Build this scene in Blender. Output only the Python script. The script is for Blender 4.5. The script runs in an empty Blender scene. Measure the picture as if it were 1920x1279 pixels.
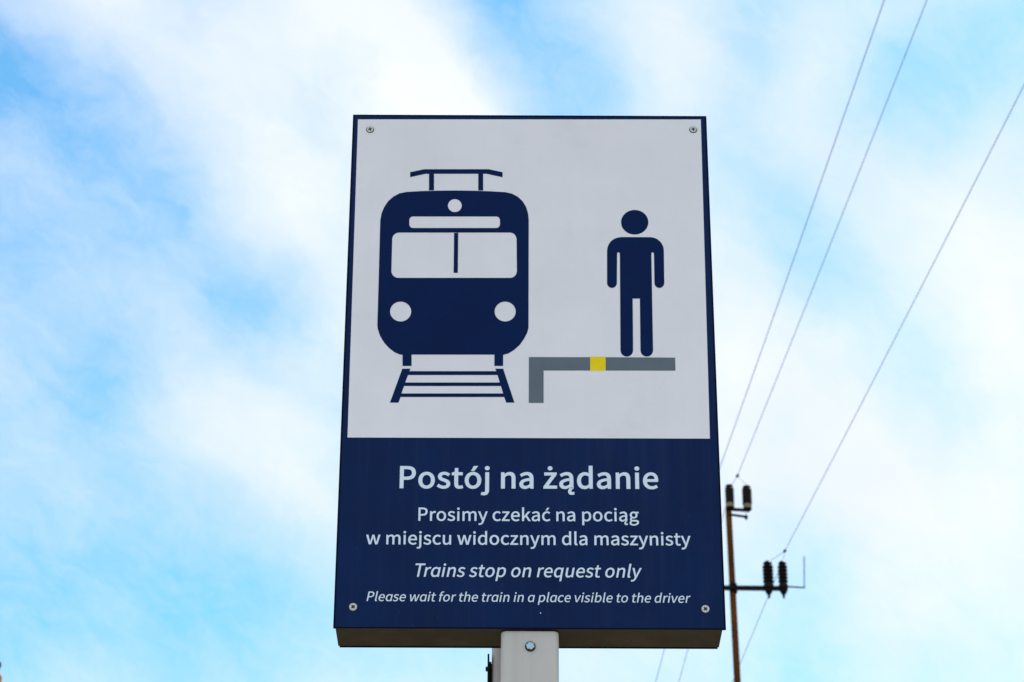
import bpy, bmesh, math, random
import numpy as np
from mathutils import Matrix, Vector

random.seed(4)
S = bpy.context.scene
COL = S.collection
R = math.radians

# ------------------------------------------------------------------ camera
# Standing on the ground in front of the sign, 90 mm lens, looking up 28 degrees.
# World: X right, Y away from the camera, Z up.  The sign's front face lies in y = 0.
F_PX = 4800.0                      # 90 mm on a 36 mm sensor, 1920 px wide
rx, ry, rz = R(-28.074), R(0.035), R(-0.223)
def _rot(rx, ry, rz):
    return (Matrix.Rotation(rz, 3, 'Z') @ Matrix.Rotation(rx, 3, 'X') @ Matrix.Rotation(ry, 3, 'Y'))
RS = _rot(rx, ry, rz)              # sign axes (x right, y up, z to the viewer) -> camera axes
T = Vector((0.0269, -0.4401, -3.915))
M = Matrix(((1, 0, 0), (0, 0, -1), (0, 1, 0)))    # sign axes -> world axes
C2W = M @ RS.transposed()
EYE_REL = -(C2W @ T)
EYE_H = 1.62
Z0 = EYE_H - EYE_REL.z             # height of the sign's lower edge
EYE = Vector((EYE_REL.x, EYE_REL.y, EYE_H))
cam = bpy.data.cameras.new('camera')
cam.lens = 90.0; cam.sensor_width = 36.0
cam.clip_start = 0.05; cam.clip_end = 20000
cam.dof.use_dof = True; cam.dof.focus_distance = 3.95; cam.dof.aperture_fstop = 19.0
cam_o = bpy.data.objects.new('camera', cam); COL.objects.link(cam_o)
cam_o.matrix_world = Matrix.Translation(EYE) @ C2W.to_4x4()
S.camera = cam_o

def ray(px, py):
    return (C2W @ Vector(((px - 960) / F_PX, -(py - 639.5) / F_PX, -1))).normalized()
def at(px, py, Y=0.0):
    d = ray(px, py); return EYE + d * ((Y - EYE.y) / d.y)
def atz(px, py, z):
    d = ray(px, py); return EYE + d * ((z - EYE.z) / d.z)

# ------------------------------------------------------------------ exposure
S.view_settings.view_transform = 'Standard'
S.view_settings.look = 'None'
S.view_settings.exposure = 0.0
S.view_settings.gamma = 1.0
S.view_settings.use_curve_mapping = False

# ------------------------------------------------------------------ world: sky and thin cloud
SUN_EL, SUN_AZ = R(50), R(34)      # behind the sign, up to the right
W = bpy.data.worlds.new('World'); S.world = W; W.use_nodes = True
nt = W.node_tree; N = nt.nodes; L = nt.links; N.clear()
def nd(t, **k):
    n = N.new(t)
    for a, b in k.items(): setattr(n, a, b)
    return n
def mth(op, a, b=None, c=None, clamp=False):
    n = N.new('ShaderNodeMath'); n.operation = op; n.use_clamp = clamp
    for i, v in enumerate((a, b, c)):
        if v is None: continue
        if isinstance(v, (int, float)): n.inputs[i].default_value = v
        else: L.new(v, n.inputs[i])
    return n.outputs[0]
out = nd('ShaderNodeOutputWorld'); bg = nd('ShaderNodeBackground')
L.new(bg.outputs[0], out.inputs[0]); bg.inputs['Strength'].default_value = 0.1
sky = nd('ShaderNodeTexSky'); sky.sky_type = 'NISHITA'; sky.sun_disc = False
sky.sun_elevation = SUN_EL; sky.sun_rotation = SUN_AZ
sky.altitude = 100; sky.air_density = 1.0; sky.dust_density = 0.6; sky.ozone_density = 1.0
tc = nd('ShaderNodeTexCoord'); DIR = tc.outputs['Generated']
# how much blue shows between the clouds, read off the photograph at points of the sky
SK = [(0,10,.45),(0,110,.85),(40,60,.6),(85,60,.25),(130,50,.12),(130,110,.35),(240,64,.1),(400,64,.05),(560,64,0),(720,64,0),(850,30,.25),(880,64,.45),(960,60,.6),
 (1040,64,.5),(1120,40,.3),(1200,64,.12),(1290,30,.05),(1360,75,.35),(1440,80,.3),(1520,64,.2),(1600,30,.25),(1680,90,.4),(1760,60,.4),(1840,64,.5),(1900,20,.5),
 (80,192,.5),(140,180,.6),(20,230,.6),(240,192,.4),(320,180,.1),(400,192,.02),(560,180,.05),(720,192,0),(880,150,0),(930,200,0),(985,195,.4),(890,100,.15),(840,80,.02),(810,20,0),(1040,180,.45),(1150,180,.5),(1200,160,.12),
 (1300,160,.08),(1360,192,.2),(1450,200,.25),(1520,150,.08),(1640,140,.45),(1750,170,.5),(1800,190,.4),(1880,120,.45),(1880,200,.2),
 (20,320,.4),(80,300,.42),(180,340,.5),(240,270,.5),(290,300,.5),(340,280,.3),(400,300,.12),(480,300,.02),(600,300,.02),(560,380,0),(1360,300,.3),(1440,270,.15),(1520,320,.2),(1600,230,.2),(1680,320,.1),(1840,320,.1),
 (20,440,.45),(120,440,.42),(240,448,.42),(300,470,.42),(380,430,.4),(430,440,.15),(500,440,.02),(600,440,.02),(1370,420,.12),(1460,440,.42),(1520,470,.36),(1580,440,.25),(1680,448,.12),(1840,448,0),(1900,500,0),
 (30,590,.5),(100,560,.35),(240,540,.28),(350,560,.33),(450,510,.45),(520,560,.5),(560,560,.3),(610,540,.02),(1380,560,0),(1490,510,.4),(1570,510,.38),(1600,560,.2),(1650,600,.35),(1700,560,.1),(1840,576,0),
 (20,640,.25),(70,640,.45),(130,670,.6),(190,730,.7),(215,750,.6),(120,740,.3),(300,690,.2),(250,720,.3),(400,680,.15),(560,704,.12),(1380,704,0),(1520,704,0),(1640,680,.1),(1730,680,.25),(1840,690,.05),
 (20,760,.4),(80,832,.35),(240,832,.3),(330,770,.1),(400,832,.05),(480,810,0),(600,810,.15),(1370,832,0),(1520,832,0),(1680,820,.02),(1760,820,.14),(1860,832,.05),
 (20,920,.35),(80,950,.38),(240,960,.4),(340,930,.3),(400,960,.25),(500,930,.08),(590,900,.02),(560,990,.05),(600,1020,.1),(1400,1000,.12),(1520,960,.06),(1600,1010,.1),(1750,960,0),(1880,960,.03),
 (10,1095,.6),(80,1070,.5),(160,1030,.5),(240,1088,.5),(330,1080,.52),(400,1060,.5),(470,1080,.5),(560,1070,.5),(600,1110,.35),(1420,1120,.25),(1500,1120,.35),(1560,1060,.28),(1600,1120,.15),(1700,1080,.08),(1860,1088,.08),
 (20,1216,.5),(120,1216,.45),(240,1160,.5),(330,1210,.6),(400,1230,.55),(300,1260,.4),(470,1190,.4),(560,1216,.4),(600,1260,.38),(700,1250,.35),(850,1240,.38),(1100,1245,.15),(1250,1245,.22),(1340,1240,.22),(1450,1230,.35),(1520,1220,.35),(1600,1190,.15),(1680,1250,.2),(1840,1216,.18),
 (800,500,.2),(1000,500,.2),(1200,500,.2),(800,700,.2),(1000,700,.2),(1200,700,.15),(800,1000,.3),(1000,1000,.25),(1200,1000,.2),(800,350,.1),(1200,350,.2)]
def lin(s): return s / 12.92 if s <= .04045 else ((s + .055) / 1.055) ** 2.4
BASE = 0.38
P = np.array([(a, b) for a, b, _ in SK], float)
V = np.array([(1 - lin(1 - .745 * (c * .77 + .085 if x < 650 and c > 0 else c * .9 + .02))) / .85 for x, y, c in SK]) - BASE
gx = np.arange(-40, 2000, 120); gy = np.arange(-40, 1360, 120)
Cn = np.array([(x, y) for y in gy for x in gx if not (740 < x < 1260 and 300 < y < 1150)], float)
SIG = 92.0
A = np.exp(-((P[:, None] - Cn[None]) ** 2).sum(2) / (2 * SIG * SIG))
wts = np.linalg.solve(A.T @ A + 0.05 * np.eye(len(Cn)), A.T @ V)
K = (F_PX / SIG) ** 2
# gently warp the direction so that the cloud edges are ragged
nw = nd('ShaderNodeTexNoise'); nw.inputs['Scale'].default_value = 34; nw.inputs['Detail'].default_value = 5; nw.inputs['Roughness'].default_value = .62
L.new(DIR, nw.inputs['Vector'])
vs = nd('ShaderNodeVectorMath', operation='SUBTRACT'); L.new(nw.outputs['Color'], vs.inputs[0]); vs.inputs[1].default_value = (.5, .5, .5)
vm = nd('ShaderNodeVectorMath', operation='SCALE'); L.new(vs.outputs[0], vm.inputs[0]); vm.inputs['Scale'].default_value = 0.022
va = nd('ShaderNodeVectorMath', operation='ADD'); L.new(DIR, va.inputs[0]); L.new(vm.outputs[0], va.inputs[1])
vn = nd('ShaderNodeVectorMath', operation='NORMALIZE'); L.new(va.outputs[0], vn.inputs[0])
acc = None
for (x, y), w in zip(Cn, wts):
    if abs(w) < .012: continue
    d = ray(x, y)
    dp = nd('ShaderNodeVectorMath', operation='DOT_PRODUCT'); L.new(vn.outputs[0], dp.inputs[0]); dp.inputs[1].default_value = d * K
    e = mth('EXPONENT', mth('ADD', dp.outputs['Value'], -K + math.log(abs(w))))
    acc = mth('MULTIPLY', e, 1.0 if w > 0 else -1.0) if acc is None else mth('ADD' if w > 0 else 'SUBTRACT', acc, e)
# broad cloud banks that carry on over the whole sky, and fine wisps
bank = nd('ShaderNodeTexNoise'); bank.inputs['Scale'].default_value = 3.0; bank.inputs['Detail'].default_value = 6; L.new(DIR, bank.inputs['Vector'])
# wisps are drawn out along the wind, which runs down to the right across the sky in view
Fw, Rw, Uw = ray(960, 639.5), C2W @ Vector((1, 0, 0)), C2W @ Vector((0, 1, 0))
along = Rw * math.cos(R(37)) - Uw * math.sin(R(37)); across = Rw * math.sin(R(37)) + Uw * math.cos(R(37))
cmb = nd('ShaderNodeCombineXYZ')
for i, (ax, sc) in enumerate(((along, 33.), (across, 58.), (Fw, 33.))):
    q = nd('ShaderNodeVectorMath', operation='DOT_PRODUCT'); L.new(vn.outputs[0], q.inputs[0]); q.inputs[1].default_value = ax * sc
    L.new(q.outputs['Value'], cmb.inputs[i])
wisp = nd('ShaderNodeTexNoise'); wisp.inputs['Scale'].default_value = 1.0; wisp.inputs['Detail'].default_value = 10; wisp.inputs['Roughness'].default_value = .70
wisp.inputs['Distortion'].default_value = .35
mp = cmb
L.new(mp.outputs[0], wisp.inputs['Vector'])
m = mth('ADD', acc, BASE)
m = mth('ADD', m, mth('MULTIPLY', mth('SUBTRACT', bank.outputs['Fac'], .5), .07))
wa = mth('MULTIPLY', mth('SUBTRACT', wisp.outputs['Fac'], .5), mth('ADD', mth('MULTIPLY', m, .70), .28))
m = mth('ADD', m, wa)
ms = nd('ShaderNodeMapRange', interpolation_type='SMOOTHERSTEP')   # soft toe, never beyond 0..1
ms.interpolation_type = 'LINEAR'; ms.clamp = True
ms.inputs['From Min'].default_value = 0.0; ms.inputs['From Max'].default_value = 1.0
L.new(m, ms.inputs['Value'])
# cloud colour: bright white, a little grey-blue in its thicker parts
cr = nd('ShaderNodeValToRGB'); cr.color_ramp.elements[0].position = .35; cr.color_ramp.elements[1].position = .62
cr.color_ramp.elements[0].color = (.82, .90, 1.02, 1); cr.color_ramp.elements[1].color = (.97, 1.0, 1.02, 1)
b2 = nd('ShaderNodeTexNoise'); b2.inputs['Scale'].default_value = 7.0; b2.inputs['Detail'].default_value = 5; L.new(DIR, b2.inputs['Vector'])
L.new(b2.outputs['Fac'], cr.inputs['Fac'])
cs = nd('ShaderNodeVectorMath', operation='SCALE'); L.new(cr.outputs[0], cs.inputs[0]); cs.inputs['Scale'].default_value = 10.5
sk = nd('ShaderNodeVectorMath', operation='MULTIPLY'); L.new(sky.outputs[0], sk.inputs[0]); 
sep = nd('ShaderNodeSeparateXYZ'); L.new(DIR, sep.inputs[0])
hue = nd('ShaderNodeMix', data_type='RGBA'); hr = nd('ShaderNodeMapRange'); hr.inputs['From Min'].default_value = .33; hr.inputs['From Max'].default_value = .60
L.new(sep.outputs['Z'], hr.inputs['Value']); L.new(hr.outputs[0], hue.inputs['Factor'])
hue.inputs['A'].default_value = (.84, 1.90, 1.95, 1); hue.inputs['B'].default_value = (.84, 1.68, 1.95, 1)
L.new(hue.outputs['Result'], sk.inputs[1])
mx = nd('ShaderNodeMix', data_type='RGBA'); L.new(ms.outputs[0], mx.inputs['Factor']); L.new(cs.outputs[0], mx.inputs['A']); L.new(sk.outputs[0], mx.inputs['B'])
L.new(mx.outputs['Result'], bg.inputs['Color'])
W.cycles.sampling_method = 'MANUAL'; W.cycles.sample_map_resolution = 512

sun = bpy.data.lights.new('sun', 'SUN'); sun.energy = 4.1; sun.angle = R(2.0); sun.color = (1, .95, .87)
so = bpy.data.objects.new('sun', sun); COL.objects.link(so)
sd = Vector((math.sin(SUN_AZ) * math.cos(SUN_EL), math.cos(SUN_AZ) * math.cos(SUN_EL), math.sin(SUN_EL)))
so.rotation_euler = (-sd).to_track_quat('-Z', 'Y').to_euler()

# ------------------------------------------------------------------ materials
def material(name, base, rough=.5, metal=0., var=0., scale=20., bump=0., bscale=200., tint=None, coords='Object', stretch=(1, 1, 1), spec=.5, dirt=0., streak=0.):
    m = bpy.data.materials.new(name); m.use_nodes = True
    t = m.node_tree; n = t.nodes; l = t.links
    b = n['Principled BSDF']
    b.inputs['Roughness'].default_value = rough; b.inputs['Metallic'].default_value = metal
    b.inputs['Specular IOR Level'].default_value = spec
    b.inputs['Base Color'].default_value = (*base, 1)
    tcn = n.new('ShaderNodeTexCoord'); mp = n.new('ShaderNodeMapping'); mp.inputs['Scale'].default_value = stretch
    l.new(tcn.outputs[coords], mp.inputs['Vector'])
    if var:
        nz = n.new('ShaderNodeTexNoise'); nz.inputs['Scale'].default_value = scale; nz.inputs['Detail'].default_value = 6; nz.inputs['Roughness'].default_value = .65
        l.new(mp.outputs[0], nz.inputs['Vector'])
        r = n.new('ShaderNodeValToRGB'); r.color_ramp.elements[0].position = .3; r.color_ramp.elements[1].position = .7
        t2 = tint or tuple(c * (1 - var) for c in base)
        r.color_ramp.elements[0].color = (*t2, 1); r.color_ramp.elements[1].color = (*[min(1, c * (1 + var * .5)) for c in base], 1)
        l.new(nz.outputs['Fac'], r.inputs['Fac'])
        last = r.outputs[0]
        if dirt:
            d = n.new('ShaderNodeTexNoise'); d.inputs['Scale'].default_value = 5.; d.inputs['Detail'].default_value = 9; d.inputs['Roughness'].default_value = .75
            l.new(mp.outputs[0], d.inputs['Vector'])
            dr = n.new('ShaderNodeMapRange'); dr.inputs['From Min'].default_value = .55; dr.inputs['From Max'].default_value = .8
            dr.inputs['To Max'].default_value = dirt
            l.new(d.outputs['Fac'], dr.inputs['Value'])
            x = n.new('ShaderNodeMix'); x.data_type = 'RGBA'; l.new(dr.outputs[0], x.inputs['Factor']); l.new(last, x.inputs['A']); x.inputs['B'].default_value = (.30, .25, .17, 1)
            last = x.outputs['Result']
        if streak:
            m2 = n.new('ShaderNodeMapping'); m2.inputs['Scale'].default_value = (46, 46, 1.6); l.new(tcn.outputs[coords], m2.inputs['Vector'])
            sn = n.new('ShaderNodeTexNoise'); sn.inputs['Scale'].default_value = 1.; sn.inputs['Detail'].default_value = 5; sn.inputs['Roughness'].default_value = .7; l.new(m2.outputs[0], sn.inputs['Vector'])
            sr = n.new('ShaderNodeMapRange'); sr.inputs['From Min'].default_value = .5; sr.inputs['From Max'].default_value = .8; sr.inputs['To Max'].default_value = streak
            l.new(sn.outputs['Fac'], sr.inputs['Value'])
            vo = n.new('ShaderNodeTexVoronoi'); vo.inputs['Scale'].default_value = 38; l.new(tcn.outputs[coords], vo.inputs['Vector'])
            vr = n.new('ShaderNodeMapRange'); vr.inputs['From Min'].default_value = .07; vr.inputs['From Max'].default_value = .03; vr.inputs['To Max'].default_value = streak * 1.6
            l.new(vo.outputs['Distance'], vr.inputs['Value'])
            ms_ = n.new('ShaderNodeMath'); ms_.operation = 'ADD'; l.new(sr.outputs[0], ms_.inputs[0]); l.new(vr.outputs[0], ms_.inputs[1])
            x = n.new('ShaderNodeMix'); x.data_type = 'RGBA'; l.new(ms_.outputs[0], x.inputs['Factor']); l.new(last, x.inputs['A']); x.inputs['B'].default_value = (.24, .23, .20, 1)
            last = x.outputs['Result']
        l.new(last, b.inputs['Base Color'])
        rr = n.new('ShaderNodeMapRange'); rr.inputs['To Min'].default_value = max(0, rough - .08); rr.inputs['To Max'].default_value = min(1, rough + .1)
        l.new(nz.outputs['Fac'], rr.inputs['Value']); l.new(rr.outputs[0], b.inputs['Roughness'])
    if bump:
        nb = n.new('ShaderNodeTexNoise'); nb.inputs['Scale'].default_value = bscale; nb.inputs['Detail'].default_value = 3
        l.new(mp.outputs[0], nb.inputs['Vector'])
        bp = n.new('ShaderNodeBump'); bp.inputs['Strength'].default_value = bump; bp.inputs['Distance'].default_value = .001
        l.new(nb.outputs['Fac'], bp.inputs['Height']); l.new(bp.outputs[0], b.inputs['Normal'])
    return m

WHITE = (.87, .82, .86)
M_navy = material('navy_vinyl', (.001, .015, .080), .42, var=.22, scale=9, bump=.05, bscale=500, dirt=.03, spec=.12, streak=.035)
M_white = material('white_vinyl', WHITE, .42, var=.05, scale=7, bump=.04, bscale=500, dirt=.16, spec=.35, streak=.03)
M_printnavy = material('printed_navy', (.001, .013, .074), .42, var=.18, scale=12, spec=.08)
M_letters = material('printed_letters', (.76, .86, .97), .42, var=.06, scale=30, spec=.25)
M_grey = material('printed_grey', (.13, .158, .19), .45, var=.1, scale=30, spec=.25)
M_yellow = material('printed_yellow', (.97, .69, .0), .45, var=.08, scale=40, spec=.25)
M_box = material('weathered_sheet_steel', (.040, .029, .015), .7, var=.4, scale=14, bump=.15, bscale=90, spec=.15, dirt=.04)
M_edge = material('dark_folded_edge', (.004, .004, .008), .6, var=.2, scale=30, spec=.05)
M_post = material('grey_powder_coat', (.60, .545, .505), .5, var=.10, scale=6, bump=.18, bscale=160, stretch=(1, 1, .5), dirt=.25, streak=.25)
M_rear = material('pale_grey_powder_coat', (.50, .47, .47), .5, var=.12, scale=8, bump=.1, bscale=200, dirt=.10)
M_zinc = material('zinc_plating', (.50, .62, .64), .25, 1.0, var=.3, scale=120)
M_dull = material('dull_zinc_and_shadow', (.045, .05, .05), .5, .6, var=.4, scale=150)  # bolt washer, and the painted contact shadow round the screws
M_screw = material('painted_screw_head', (.62, .61, .58), .4, .4, var=.15, scale=300)
M_recess = material('blackened_recess', (.012, .012, .012), .7, var=.3, scale=200)
M_black = material('black_steel', (.012, .013, .016), .5, .2, var=.3, scale=80)
M_wood = material('rust_brown_steel', (.16, .050, .007), .8, var=.5, scale=3, bump=.4, bscale=30, tint=(.045, .014, .005), stretch=(4, 4, .5), spec=.08)
M_wood2 = material('orange_brown_timber', (.42, .18, .03), .7, var=.4, scale=6, bump=.3, bscale=40, stretch=(4, 4, .6))
M_porc = material('brown_glazed_porcelain', (.012, .006, .006), .35, var=.3, scale=14, spec=.12)
M_collar = material('ochre_insulator_cap', (.30, .22, .10), .55, var=.25, scale=20)
M_arm = material('dark_galvanised_iron', (.012, .008, .007), .6, 0, var=.4, scale=12, spec=.1)
M_wire = material('weathered_conductor', (.32, .31, .62), .45, .3, var=.1, scale=3)
M_clamp = material('black_clamp', (.015, .017, .03), .5, var=.2, scale=30)

def ground_material():
    m = bpy.data.materials.new('ground'); m.use_nodes = True; t = m.node_tree; n = t.nodes; l = t.links; b = n['Principled BSDF']
    b.inputs['Roughness'].default_value = .95
    tcn = n.new('ShaderNodeTexCoord')
    a = n.new('ShaderNodeTexNoise'); a.inputs['Scale'].default_value = .08; a.inputs['Detail'].default_value = 8; l.new(tcn.outputs['Object'], a.inputs['Vector'])
    c = n.new('ShaderNodeTexNoise'); c.inputs['Scale'].default_value = 9; c.inputs['Detail'].default_value = 8; c.inputs['Roughness'].default_value = .8; l.new(tcn.outputs['Object'], c.inputs['Vector'])
    r = n.new('ShaderNodeValToRGB'); r.color_ramp.elements[0].position = .4; r.color_ramp.elements[0].color = (.055, .085, .025, 1)
    r.color_ramp.elements[1].position = .6; r.color_ramp.elements[1].color = (.16, .13, .075, 1); l.new(a.outputs['Fac'], r.inputs['Fac'])
    x = n.new('ShaderNodeMix'); x.data_type = 'RGBA'; x.blend_type = 'MULTIPLY'; x.inputs['Factor'].default_value = .7
    l.new(r.outputs[0], x.inputs['A']); l.new(c.outputs['Color'], x.inputs['B']); 
    l.new(r.outputs[0], b.inputs['Base Color'])
    bp = n.new('ShaderNodeBump'); bp.inputs['Strength'].default_value = .6; bp.inputs['Distance'].default_value = .03
    l.new(c.outputs['Fac'], bp.inputs['Height']); l.new(bp.outputs[0], b.inputs['Normal'])
    return m

# ------------------------------------------------------------------ mesh helpers
def link(name, me, mat=None, parent=None, loc=None):
    o = bpy.data.objects.new(name, me); COL.objects.link(o)
    if mat is not None and me is not None:
        me.materials.clear()
        for q in (mat if isinstance(mat, (list, tuple)) else [mat]): me.materials.append(q)
    if loc is not None: o.location = loc
    if parent is not None: o.parent = parent
    return o
def tag(o, label=None, cat=None, group=None, kind=None):
    for k, v in (('label', label), ('category', cat), ('group', group), ('kind', kind)):
        if v: o[k] = v
    return o
def to_mesh(name, bm, smooth=None):
    me = bpy.data.meshes.new(name); bmesh.ops.recalc_face_normals(bm, faces=bm.faces); bm.to_mesh(me); bm.free()
    if smooth is not None:
        for p in me.polygons: p.use_smooth = True
        me.set_sharp_from_angle(angle=R(smooth))
    return me
def bevel_sharp(bm, w, seg=2, ang=40):
    es = [e for e in bm.edges if len(e.link_faces) == 2 and e.calc_face_angle(0) > R(ang)]
    bmesh.ops.bevel(bm, geom=es, offset=w, segments=seg, affect='EDGES', profile=.5)
def box_bm(x0, x1, y0, y1, z0, z1, bev=0., seg=2):
    bm = bmesh.new()
    vs = [bm.verts.new((x, y, z)) for z in (z0, z1) for y in (y0, y1) for x in (x0, x1)]
    for f in ((0, 2, 3, 1), (4, 5, 7, 6), (0, 1, 5, 4), (2, 6, 7, 3), (0, 4, 6, 2), (1, 3, 7, 5)): bm.faces.new([vs[i] for i in f])
    if bev: bevel_sharp(bm, bev, seg)
    return bm
def add_rings(bm, rings, cap=True):
    vr = [[bm.verts.new(p) for p in r] for r in rings]
    n = len(vr[0])
    for a, b in zip(vr, vr[1:]):
        for i in range(n): bm.faces.new((a[i], a[(i + 1) % n], b[(i + 1) % n], b[i]))
    if cap: bm.faces.new(vr[0][::-1]); bm.faces.new(vr[-1])
def tube(bm, pts, rad, n=10):
    pts = [Vector(p) for p in pts]
    rad = rad if isinstance(rad, (list, tuple)) else [rad] * len(pts)
    up = Vector((.13, .31, .94)).normalized(); rings = []
    for i, p in enumerate(pts):
        t = (pts[min(i + 1, len(pts) - 1)] - pts[max(i - 1, 0)]).normalized()
        a = t.cross(up).normalized() if abs(t.dot(up)) < .98 else t.cross(Vector((1, 0, 0))).normalized()
        b = t.cross(a)
        rings.append([p + (a * math.cos(2 * math.pi * k / n) + b * math.sin(2 * math.pi * k / n)) * rad[i] for k in range(n)])
    add_rings(bm, rings)
def lathe(bm, prof, base, axis, n=20):
    axis = Vector(axis).normalized(); base = Vector(base)
    a = axis.orthogonal().normalized(); b = axis.cross(a)
    add_rings(bm, [[base + axis * h + (a * math.cos(2 * math.pi * k / n) + b * math.sin(2 * math.pi * k / n)) * r for k in range(n)] for r, h in prof])

# flat print: closed outlines (holes by overlap) filled and given a film thickness, in the plane y = yy
def flat(name, loops, mat, parent, yy, th=.00012, offset=0.):
    """loops: list of lists of (x, z) points in the sign plane"""
    cu = bpy.data.curves.new(name, 'CURVE'); cu.dimensions = '2D'; cu.fill_mode = 'BOTH'; cu.extrude = th
    for lp in loops:
        s = cu.splines.new('POLY'); s.points.add(len(lp) - 1); s.use_cyclic_u = True
        for q, (x, z) in zip(s.points, lp): q.co = (x, z, 0, 1)
    tmp = bpy.data.objects.new(name, cu); COL.objects.link(tmp)
    dg = bpy.context.evaluated_depsgraph_get(); me = bpy.data.meshes.new_from_object(tmp.evaluated_get(dg))
    bpy.data.objects.remove(tmp); bpy.data.curves.remove(cu)
    for v in me.vertices: v.co = (v.co.x, yy - v.co.z, v.co.y)
    me.name = name
    return link(name, me, mat, parent)
def pp(pts):                       # photograph pixels -> sign plane (x, z)
    r = []
    for x, y in pts:
        q = at(x, y, 0.0); r.append((q.x, q.z))
    return r
def arc(cx, cy, rx_, ry_, a0, a1, n=10):
    return [(cx + rx_ * math.cos(R(a0 + (a1 - a0) * i / n)), cy + ry_ * math.sin(R(a0 + (a1 - a0) * i / n))) for i in range(n + 1)]
def rrect(x0, y0, x1, y1, r, n=8):
    return arc(x1 - r, y0 + r, r, r, -90, 0, n) + arc(x1 - r, y1 - r, r, r, 0, 90, n) + arc(x0 + r, y1 - r, r, r, 90, 180, n) + arc(x0 + r, y0 + r, r, r, 180, 270, n)
def circ(cx, cy, rx_, ry_, n=40): return arc(cx, cy, rx_, ry_, 0, 360 - 360 / n, n - 1)

# ------------------------------------------------------------------ the ground
bm = bmesh.new()
bmesh.ops.create_grid(bm, x_segments=40, y_segments=40, size=6000)
GZ = -.38                          # the field lies below the platform the sign stands on
tag(link('ground', to_mesh('ground', bm), ground_material(), loc=(0, 0, GZ)), kind='structure')
M_pave = material('platform_paving', (.50, .46, .42), .9, var=.25, scale=3, bump=.5, bscale=60, dirt=.3)
tag(link('platform', to_mesh('platform', box_bm(-70, 70, -9, 3.2, GZ - .3, 0, .01, 1)), M_pave), kind='structure')  # unseen slab, added with pale paving to bounce light up onto the sign

# ------------------------------------------------------------------ the request-stop sign
SW, SH, SD = .600, .933, .0765
POST_X = (at(993.6, 1181).x)
PW = .0885
sign = bpy.data.objects.new('request_stop_sign', None); COL.objects.link(sign)
sign.location = (POST_X, .045, 0)
tag(sign, 'navy and white request stop sign with train pictogram, bolted to a square grey post', 'railway sign')
bpy.context.view_layer.update()
sign_inv = Matrix.Translation((-POST_X, -.045, 0))
def sp(o):                          # parent to the sign, keeping world coordinates
    o.matrix_parent_inverse = sign_inv
    return o
PT = .003                           # plate thickness; its front face is y = 0
bm = box_bm(-SW / 2, SW / 2, 0, PT, Z0, Z0 + SH, .0008, 2)
plate = sp(link('front_panel', to_mesh('front_panel', bm, 30), M_navy, sign))
# shallow box behind the plate, its folded rim a hair darker
ins = .003
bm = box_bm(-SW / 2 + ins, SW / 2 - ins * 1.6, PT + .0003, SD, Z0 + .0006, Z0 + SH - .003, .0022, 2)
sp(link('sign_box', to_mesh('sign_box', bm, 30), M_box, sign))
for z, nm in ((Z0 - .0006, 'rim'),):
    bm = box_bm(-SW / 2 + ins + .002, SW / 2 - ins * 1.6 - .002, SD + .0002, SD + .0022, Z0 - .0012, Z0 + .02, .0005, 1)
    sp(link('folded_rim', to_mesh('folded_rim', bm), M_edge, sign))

# thin dark edging round the plate
def zx(p, q): return [(-SW / 2 + p, Z0 + q), (SW / 2 - p, Z0 + q), (SW / 2 - p, Z0 + SH - q), (-SW / 2 + p, Z0 + SH - q)]
flat('edge_trim', [zx(-.0004, -.0004), zx(.0021, .0016)], M_edge, plate, -.0004, .0004)
# print on the plate
def child(o, par): o.matrix_parent_inverse = (Matrix.Identity(4)); return o
def pr(name, loops, mat, level=1): return flat(name, loops, mat, plate, -.00035 * level + .00005)
pr('white_field', [pp([(671.3, 224.2), (1313.9, 224.4), (1331.0, 822.6), (651.6, 820.5)])], M_white)

train = [pp([(762, 360.4)] + [(790, 358.8), (822, 358.0), (855, 357.7), (890, 358.2), (920, 359.2), (948, 360.9)]
    + [(960, 363.6), (971, 369.4), (980, 378), (986.5, 388.6), (990, 400), (991.4, 413)]
    + [(991.2, 480), (991.0, 615), (988.6, 624), (983, 635), (975, 646.5), (964, 656.5), (953, 663.2), (944.5, 665.6), (943.4, 665.7)]
    + [(943.4, 686.6), (927.0, 686.6), (927.0, 665.4), (771.7, 665.3), (771.7, 686.6), (754.8, 686.6), (754.8, 665.6)]
    + [(750, 665.2), (740, 661), (729.5, 653), (720, 642.5), (712.6, 630), (708.3, 617), (707.6, 610)]
    + [(710.2, 520), (712.7, 425), (713.2, 413), (715.6, 400), (720.5, 388.6), (727.6, 378), (737, 369.6), (749, 363)]),
    pp(circ(852.9, 386, 13, 12.2)), pp(rrect(767.4, 406.4, 937.4, 428, 7)),
    pp(arc(956, 449.5, 12.6, 13, -90, 0) + arc(956.6, 508.5, 12.6, 13, 0, 90) + arc(747, 508.5, 13.2, 13, 90, 180) + arc(748.4, 449.5, 13, 13, 180, 270))]
train.append(pp(circ(751.2, 584.6, 19.8, 18.6))); train.append(pp(circ(947.2, 584.6, 19.8, 18.6)))
pr('train_pictogram', train, M_printnavy, 2)
pr('windscreen_divider', [pp([(851.4, 437.2), (859.2, 437.2), (858.4, 512), (850.6, 512)])], M_printnavy, 2)
pr('pantograph_pictogram', [pp([(769.1, 323.4), (795.5, 317.8), (916.5, 317.8), (942.3, 323.4), (942.3, 332.8), (912.5, 326.3), (905.9, 326.3), (905.9, 357.6), (896.8, 357.4), (896.8, 326.3),
    (813.8, 326.3), (813.8, 357.2), (804.4, 357.4), (804.4, 326.3), (797.6, 326.3), (769.1, 332.6)])], M_printnavy, 2)
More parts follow.
